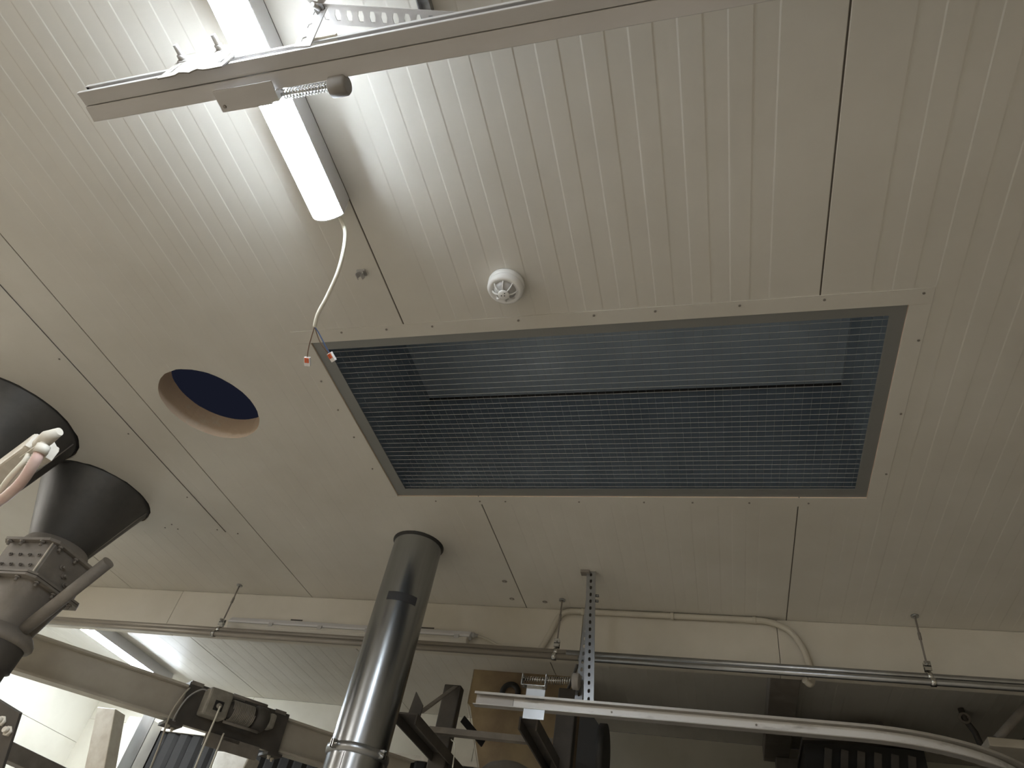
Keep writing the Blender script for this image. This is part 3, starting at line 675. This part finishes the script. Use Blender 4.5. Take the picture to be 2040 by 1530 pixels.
# slotted strut hanging from ceiling to the rail
t = thing('slotted_strut', (-.51, 2.765, CEIL), 'slotted galvanised strut hanging from ceiling to the curved rail', 'strut')
strap((-.530, 2.756, CEIL - .001), (-.492, 2.756, 2.583), (1, 0, 0), .040, t, 'galv', .0315, .018, .010, name='front_flange')
bm = BM(); prism(bm, [(-.548, CEIL - .001), (-.512, CEIL - .001), (-.474, 2.583), (-.510, 2.583)], 'y', 2.770, 2.773); part('shaded_back_flange', bm, 'darksteel', t)  # back plate coloured dark so the slots read as shaded
strap((-.532, 2.79, 3.10), (-.535, 2.762, 2.535), (1, 0, 0), .030, t, 'galv', .0315, .018, .010, name='rear_strap')
bm = BM(); box(bm, (-.575, 2.74, CEIL - .012), (-.535, 2.775, CEIL - .0003)); part('foot_plate', bm, 'dusty', t)
for z in (3.02, 3.045): 
    bm = BM(); tube(bm, [(-.508, 2.775, z), (-.490, 2.775, z)], .006, 6); part('bolt', bm, 'galv', t)
# spring buffer on the curved rail
t = thing('spring_buffer', (-.66, 2.72, 2.58), 'spring buffer with zinc bracket and rubber head above the curved rail', 'buffer', 'spring buffers on the sliding rails')
yb = 2.722
bm = BM(); box(bm, (-.757, yb - .012, 2.618), (-.664, yb + .022, 2.621)); part('bracket', bm, 'zinc', t)
bm = BM(); box(bm, (-.760, yb - .012, 2.618), (-.757, yb + .022, 2.664)); part('end_plate', bm, 'zinc', t)
bm = BM(); box(bm, (-.664, yb - .012, 2.618), (-.661, yb + .022, 2.668)); part('end_plate', bm, 'zinc', t)
bm = BM(); box(bm, (-.74, yb + .012, 2.572), (-.664, yb + .016, 2.618)); part('stand', bm, 'galv', t)
bm = BM(); tube(bm, [(-.757, yb + .004, 2.645), (-.55, yb + .004, 2.652)], .0035, 10); part('rod', bm, 'zinc', t)
bm = BM(); tube(bm, coil((-.755, yb + .004, 2.645), (-.667, yb + .004, 2.648), .011, 0, 9), .0016, 6); part('spring', bm, 'zinc', t)
bm = BM(); tube(bm, coil((-.658, yb + .004, 2.648), (-.558, yb + .004, 2.652), .014, 0, 11), .0018, 6); part('spring', bm, 'zinc', t)
bm = BM(); m4 = Matrix.Translation((-.558, yb + .004, 2.652)) @ Matrix.Rotation(PI / 2, 4, 'Y')
rg = lathe(bm, [(.026, 0), (.031, .003), (.032, .024), (.029, .028)], (0, 0, 0), 24, m4); bm.faces.new(rg[0][::-1]); bm.faces.new(rg[-1]); part('rubber_head', bm, 'rubber', t, 'round beige rubber head')
for x in (-.75, -.672): inst('rivet', SCREW, t, (x, yb, 2.618), DOWN)

# ================================================================== JIB BEAM + WINCH
P0 = Vector((-3.245, 2.78, 2.5)); P1 = Vector((-2.2, 4.28, 2.6)); U = (P1 - P0).normalized()
NB = Vector((U.y, -U.x, 0)).normalized()                     # towards the viewer
BMX = axes(P0, U, -NB)                                        # x along beam, y away from viewer, z up
t = thing('jib_beam', P0, 'dusty grey steel I beam carrying the winch', 'beam')
for nm, a, b in (('bottom_flange', (-.6, 0, 0), (2.3, .09, .012)), ('top_flange', (-.6, 0, .172), (2.3, .09, .184)), ('web', (-.6, .041, .0122), (2.3, .049, .1718))):
    bm = BM(); box(bm, a, b, BMX); part(nm, bm, 'beam', t)
# winch in beam coordinates; x0 = left end
WX = .80
t = thing('electric_winch', BMX @ Vector((WX + .2, 0, .06)), 'dusty electric cable winch clamped to the I beam', 'winch')
def W(a, b): 
    bm = BM(); box(bm, (WX + a[0], a[1], a[2]), (WX + b[0], b[1], b[2]), BMX); return bm
part('mount_plate', W((-.06, -.016, -.012), (.56, -.010, .198)), 'darksteel', t)
part('motor_box', W((.03, -.12, .045), (.165, -.017, .185)), 'winch', t, bevel=.012)
part('socket', W((.075, -.124, .075), (.125, -.1195, .125)), 'black', t)
bm = BM(); c = BMX @ Vector((WX + .10, -.124, .10)); d = BMX @ Vector((WX + .10, -.15, .094)); tube(bm, [c, c + (d - c) * .6, d], .013, 12, rs=[.015, .014, .008]); part('plug', bm, 'winch', t)
bm = BM(); tube(bm, [BMX @ Vector((WX + .165, -.066, .112)), BMX @ Vector((WX + .36, -.066, .112))], .042, 20); part('drum', bm, 'darksteel', t)
bm = BM(); tube(bm, coil(BMX @ Vector((WX + .19, -.066, .112)), BMX @ Vector((WX + .32, -.066, .112)), .049, 0, 14, 20), .0055, 6); part('rope', bm, 'rope', t, 'wound steel rope')
bm = BM(); m4 = BMX @ Matrix.Translation((WX + .33, -.066, .112)) @ Matrix.Rotation(PI / 2, 4, 'Y')
rg = lathe(bm, [(.055, 0), (.066, .005), (.066, .065), (.05, .08)], (0, 0, 0), 24, m4); bm.faces.new(rg[0][::-1]); bm.faces.new(rg[-1]); part('gear_case', bm, 'darksteel', t)
part('gear_cap', W((.405, -.115, .075), (.45, -.03, .155)), 'winch', t, bevel=.014)
for zz, yy in ((.178, -.115), (.04, -.105)): 
    bm = BM(); tube(bm, [BMX @ Vector((WX + .16, yy, zz)), BMX @ Vector((WX + .37, yy, zz))], .008, 8); part('tie_bar', bm, 'dusty', t)
for x in (-.02, .235, .50):
    cl = part('clamp', W((x - .035, -.02, .186), (x + .035, .095, .205)), 'dusty', t)
for x, w_ in ((-.06, .09), (.27, .09), (.54, .09)):
    cl = part('clamp', W((x - w_ / 2, -.03, -.030), (x + w_ / 2, .095, -.014)), 'darksteel', t)
    for k in (-.02, .02):
        p = BMX @ Vector((WX + x + k, .02 + k, -.030)); inst('bolt', BOLT_W, cl, p, DOWN)
part('bracket', W((.12, -.03, -.08), (.44, -.022, -.012)), 'dusty', t)
for i, (pts, lab) in enumerate((
        ([(.10, -.15, .094), (.095, -.158, .03), (.09, -.15, -.2), (.085, -.14, -.9)], 'cream cord plugged into the winch, hanging straight down'),
        ([(-.05, -.01, .17), (-.075, -.03, .12), (-.10, -.03, 0), (-.085, -.02, -.2), (-.08, -.02, -.9)], 'thin cord hanging from the left end of the winch'),
        ([(.21, -.04, .0), (.205, -.045, -.1), (.19, -.04, -.9)], 'cream cord hanging below the winch drum'))):
    bm = BM(); tube(bm, spline([BMX @ Vector((WX + a_, b_, c_)) for a_, b_, c_ in pts], 8), .005, 8)
    single('power_cord', bm, 'cable' if i != 1 else 'conduit', lab, 'cord', 'cords hanging from the winch', loc=BMX @ Vector((WX + pts[0][0], pts[0][1], pts[0][2])))
bm = BM(); tube(bm, spline([BMX @ Vector((WX + a_, b_, c_)) for a_, b_, c_ in ((.04, -.06, .17), (-.01, -.075, .16), (-.06, -.06, .10), (-.075, -.03, .0), (-.06, -.02, -.01))], 8), .004, 8)
single('grey_cord', bm, 'greyplastic', 'grey wire looping at the winch motor', 'cord', loc=BMX @ Vector((WX + .04, -.06, .17)))
# post, brace and pale chute near the beam
bm = BM(); prism(bm, [(-3.59, 2.63), (-3.455, 2.63), (-2.83, 1.2), (-2.97, 1.2)], 'y', 3.62, 3.72)
single('leaning_post', bm, 'cream', 'cream leaning post below the left part of the I beam', 'post', loc=(-3.4, 3.67, 1.2), bevel=.004)
bm = BM(); prism(bm, [(-3.40, 3.80), (-3.31, 3.80), (-3.31, 3.806), (-3.394, 3.806), (-3.394, 3.88), (-3.40, 3.88)], 'z', 1.0, 2.70)
single('angle_post', bm, 'galv', 'grey steel angle post beside the leaning post', 'post', loc=(-3.36, 3.84, 1.0))
bm = BM(); box(bm, (-4.25, 4.62, 0), (-4.06, 4.78, 2.875)); single('door_jamb', bm, 'beam', 'broad grey jamb beside the dark corrugated door', 'jamb', loc=(-4.15, 4.7, 0))
t = thing('pale_chute', (-3.1, 4.5, 2.0), 'pale cream chute hanging under the winch', 'chute')
bm = BM(); prism(bm, [(-3.22, 2.66), (-2.96, 2.66), (-3.0, 2.3), (-3.18, 2.3)], 'y', 4.38, 4.52); part('body', bm, 'cream', t, bevel=.01)
bm = BM(); prism(bm, [(-3.20, 2.31), (-2.98, 2.31), (-3.02, 1.8), (-3.16, 1.8)], 'y', 4.36, 4.54); part('spout', bm, 'cream', t, bevel=.01)
bm = BM(); box(bm, (-2.965, 2.33, 2.10), (-2.885, 4.3, 2.165))
single('low_channel', bm, 'dusty', 'brown dusty channel crossing the lower left corner', 'beam', loc=(-2.925, 2.4, 2.1), bevel=.003)

# ================================================================== STEEL FRAME AND CHUTE (lower middle)
t = thing('steel_frame', (-1.0, 3.3, 2.5), 'dark steel bracket frame of channels and posts by the brown chute', 'frame')
def uchan(x0, x1, z0, z1, y0, y1):
    th = .007; bm = BM()
    prism(bm, [(x0, z0), (x0, z1), (x1, z1), (x1, z0), (x1 - th, z0), (x1 - th, z1 - th), (x0 + th, z1 - th), (x0 + th, z0)], 'y', y0, y1); return bm
part('channel_arm', uchan(-1.337, -1.242, 2.488, 2.534, 2.9, 4.3), 'darksteel', t)
part('channel_arm', uchan(-.797, -.718, 2.511, 2.560, 2.9, 4.3), 'darksteel', t)
bm = BM(); box(bm, (-1.352, 3.40, 2.0), (-1.262, 3.46, 2.85)); part('post', bm, 'darksteel', t, bevel=.006)
bm = BM(); box(bm, (-.760, 3.40, 2.0), (-.668, 3.47, 2.878)); part('post', bm, 'darksteel', t, bevel=.006)
bm = BM(); box(bm, (-1.34, 3.30, 2.585), (-.74, 3.305, 2.612)); box(bm, (-1.34, 3.305, 2.585), (-.74, 3.34, 2.589)); part('crossbar', bm, 'dusty', t)
bm = BM(); prism(bm, [(-1.33, 2.53), (-1.27, 2.53), (-1.268, 2.60), (-1.315, 2.655)], 'y', 2.99, 3.0); part('gusset', bm, 'darksteel', t)
bm = BM(); d0 = Vector((-1.275, 3.0, 2.57)); d1 = Vector((-1.29, 3.40, 2.84)); box(bm, (0, -.012, -.003), ((d1 - d0).length, .012, .003), axes(d0, d1 - d0, (1, 0, 0))); part('brace', bm, 'dusty', t)
bm = BM(); d0 = Vector((-1.23, 3.43, 2.70)); d1 = Vector((-1.14, 3.55, 2.63)); box(bm, (0, -.018, -.003), ((d1 - d0).length, .018, .003), axes(d0, d1 - d0, (0, 0, 1))); part('brace', bm, 'black', t)
bm = BM(); d0 = Vector((-.72, 3.43, 2.88)); d1 = Vector((-.62, 3.2, 2.98)); tube(bm, [d0, d1], .008, 8); part('brace', bm, 'darksteel', t)
# chute
t = thing('brown_chute', (-1.1, 4.1, 2.3), 'brown stained square chute behind the galvanised curved rail', 'chute')
bm = BM(); box(bm, (-1.405, 3.95, 2.955), (-.80, 4.45, CEIL - .0005)); part('head_box', bm, 'ply', t)
bm = BM(); A_ = [(-1.392, 3.955), (-.79, 3.955), (-.79, 4.44), (-1.392, 4.44)]; B_ = [(-1.23, 4.0), (-.80, 4.0), (-.80, 4.4), (-1.23, 4.4)]
va = [bm.verts.new((*p, 2.9545)) for p in A_]; vb = [bm.verts.new((*p, 2.50)) for p in B_]
for k in range(4): bm.faces.new((va[k], va[(k + 1) % 4], vb[(k + 1) % 4], vb[k]))
bm.faces.new(va); bm.faces.new(vb[::-1]); part('taper', bm, 'ply', t)
bm = BM(); tube(bm, [(-1.407, 3.949, CEIL - .002), (-1.407, 3.949, 2.956), (-1.236, 3.997, 2.50)], .003, 6); part('edge_bead', bm, 'cream', t)
bm = BM(); lathe(bm, [(.055, -.02), (.062, 0), (.04, .006), (.03, .0)], (0, 0, 0), 24, Matrix.Translation((-1.16, 3.94, 3.03)) @ Matrix.Rotation(PI / 2, 4, 'X')); part('port', bm, 'black', t)
t = thing('dusty_vessel', (-.98, 3.45, 2.2), 'dusty round vessel top at the bottom edge below the chute', 'vessel')
bm = BM(); lathe(bm, [(0, 2.545), (.06, 2.54), (.11, 2.52), (.15, 2.48), (.155, 2.46), (.155, 2.1)], (-.97, 3.5, 0), 36); part('dome', bm, 'dusty', t)
bm = BM(); lathe(bm, [(.155, 2.475), (.166, 2.472), (.166, 2.455), (.155, 2.452)], (-.97, 3.5, 0), 36); part('rim', bm, 'darksteel', t)
t = thing('black_pulley', (-.56, 3.4, 2.5), 'black wheel guard beside the dark frame post', 'guard')
bm = BM(); disc_solid(bm, (0, 0, 0), .13, 0, .03, 32, Matrix.Translation((-.54, 3.42, 2.60)) @ Matrix.Rotation(PI / 2, 4, 'Y')); part('disc', bm, 'black', t)
bm = BM(); prism(bm, [(-.636, 2.50), (-.545, 2.50), (-.545, 2.71), (-.575, 2.745), (-.636, 2.745)], 'y', 3.36, 3.38); part('plate', bm, 'black', t)
bm = BM(); tube(bm, spline([(-1.24, 3.36, 2.58), (-1.215, 3.36, 2.55), (-1.20, 3.36, 2.40), (-1.18, 3.36, 2.2)], 6), .003, 6)
single('frame_wire', bm, 'cable', 'thin pale wire hanging by the left frame post', 'cord', loc=(-1.24, 3.36, 2.58))

# ================================================================== DARK RIGHT BAY
bm = BM(); box(bm, (.235, 3.3, 3.06), (.375, 4.79, CEIL - .0005)); single('ceiling_trunking', bm, 'dusty', 'dark square trunking on the ceiling right beyond the fascia', 'trunking', loc=(.3, 4.0, 3.1), bevel=.004)
bm = BM(); box(bm, (.30, 4.68, 1.6), (.43, 4.778, 3.058)); single('wall_trunking', bm, 'dusty', 'dark upright trunking against the far wall', 'trunking', loc=(.36, 4.72, 1.6), bevel=.004)
t = thing('louvre_box', (.65, 3.98, 2.7), 'black louvred machine housing low at the right', 'housing')
bm = BM(); box(bm, (.40, 4.02, 2.55), (.95, 4.4, 2.945)); part('body', bm, 'black', t)
bm = BM(); m4 = Matrix.Rotation(.18, 4, 'Y'); box(bm, (-.012, 0, -.17), (.022, .02, .17), m4); sl = mesh(bm, 'slat'); sl.materials.append(M['darksteel'])
for k in range(6): inst('slat', sl, t, (.475 + k * .075, 3.99, 2.74))
bm = BM(); prism(bm, [(.39, 2.925), (.96, 2.965), (.96, 2.99), (.39, 2.95)], 'y', 3.96, 4.41); part('lid', bm, 'darksteel', t)
bm = BM(); prism(bm, [(.45, 3.03), (.80, 3.10), (.82, 3.06), (.84, 3.0), (.47, 2.99)], 'y', 4.1, 4.3); part('cowl', bm, 'darksteel', t)
t = thing('ring_valve', (1.16, 3.98, 3.1), 'small dark ring valve below the ceiling at far right', 'valve')
bm = BM(); tube(bm, [(1.154 + .022 * math.cos(a_), 3.97 , 3.10 + .022 * math.sin(a_)) for a_ in [2 * PI * k / 16 for k in range(17)]], .007, 8, caps=False); part('ring', bm, 'dusty', t)
bm = BM(); tube(bm, [(1.15, 3.98, 3.149), (1.155, 3.98, 3.10), (1.185, 3.98, 3.04), (1.20, 3.98, 2.95)], .014, 10); part('stem', bm, 'darksteel', t)
bm = BM(); tube(bm, [(1.40, 3.6, 3.13), (1.15, 3.6, 2.88)], .018, 14); single('diagonal_tube', bm, 'dusty', 'dusty diagonal tube at the right edge beyond the fascia', 'tube', loc=(1.15, 3.6, 2.88))
bm = BM(); box(bm, (1.10, 3.55, 2.835), (1.8, 3.75, 2.872)); single('side_ledge', bm, 'beam', 'dull horizontal ledge at the right edge behind curved rail', 'ledge', loc=(1.4, 3.65, 2.85), bevel=.004)

t = thing('bounce_blocker', (1.2, 4.0, 0), 'added dark block, mostly below view, keeping floor bounce out of the right bay', 'blocker')  # invented cabinet-like block, shades the right bay from floor bounce
bm = BM(); box(bm, (-.50, 3.42, 0), (4.4, 4.70, 2.42)); part('body', bm, 'black', t, bevel=.01)
for k in range(8):
    bm = BM(); box(bm, (-.47 + k * .61, 3.40, .15), (.10 + k * .61, 3.419, 2.2)); d = part('door', bm, 'darksteel', t, bevel=.004)
    bm = BM(); box(bm, (.04 + k * .61, 3.375, 1.1), (.06 + k * .61, 3.399, 1.25)); part('handle', bm, 'galv', d)

for p in ((-.96, 2.874), (-.963, 3.045), (-.80, 3.06)):
    bm = BM(); lathe(bm, [(.004, -.0015), (.011, -.0012), (.013, -.0001)], (*p, CEIL), 14); part('plug', bm, 'dusty', ceil)
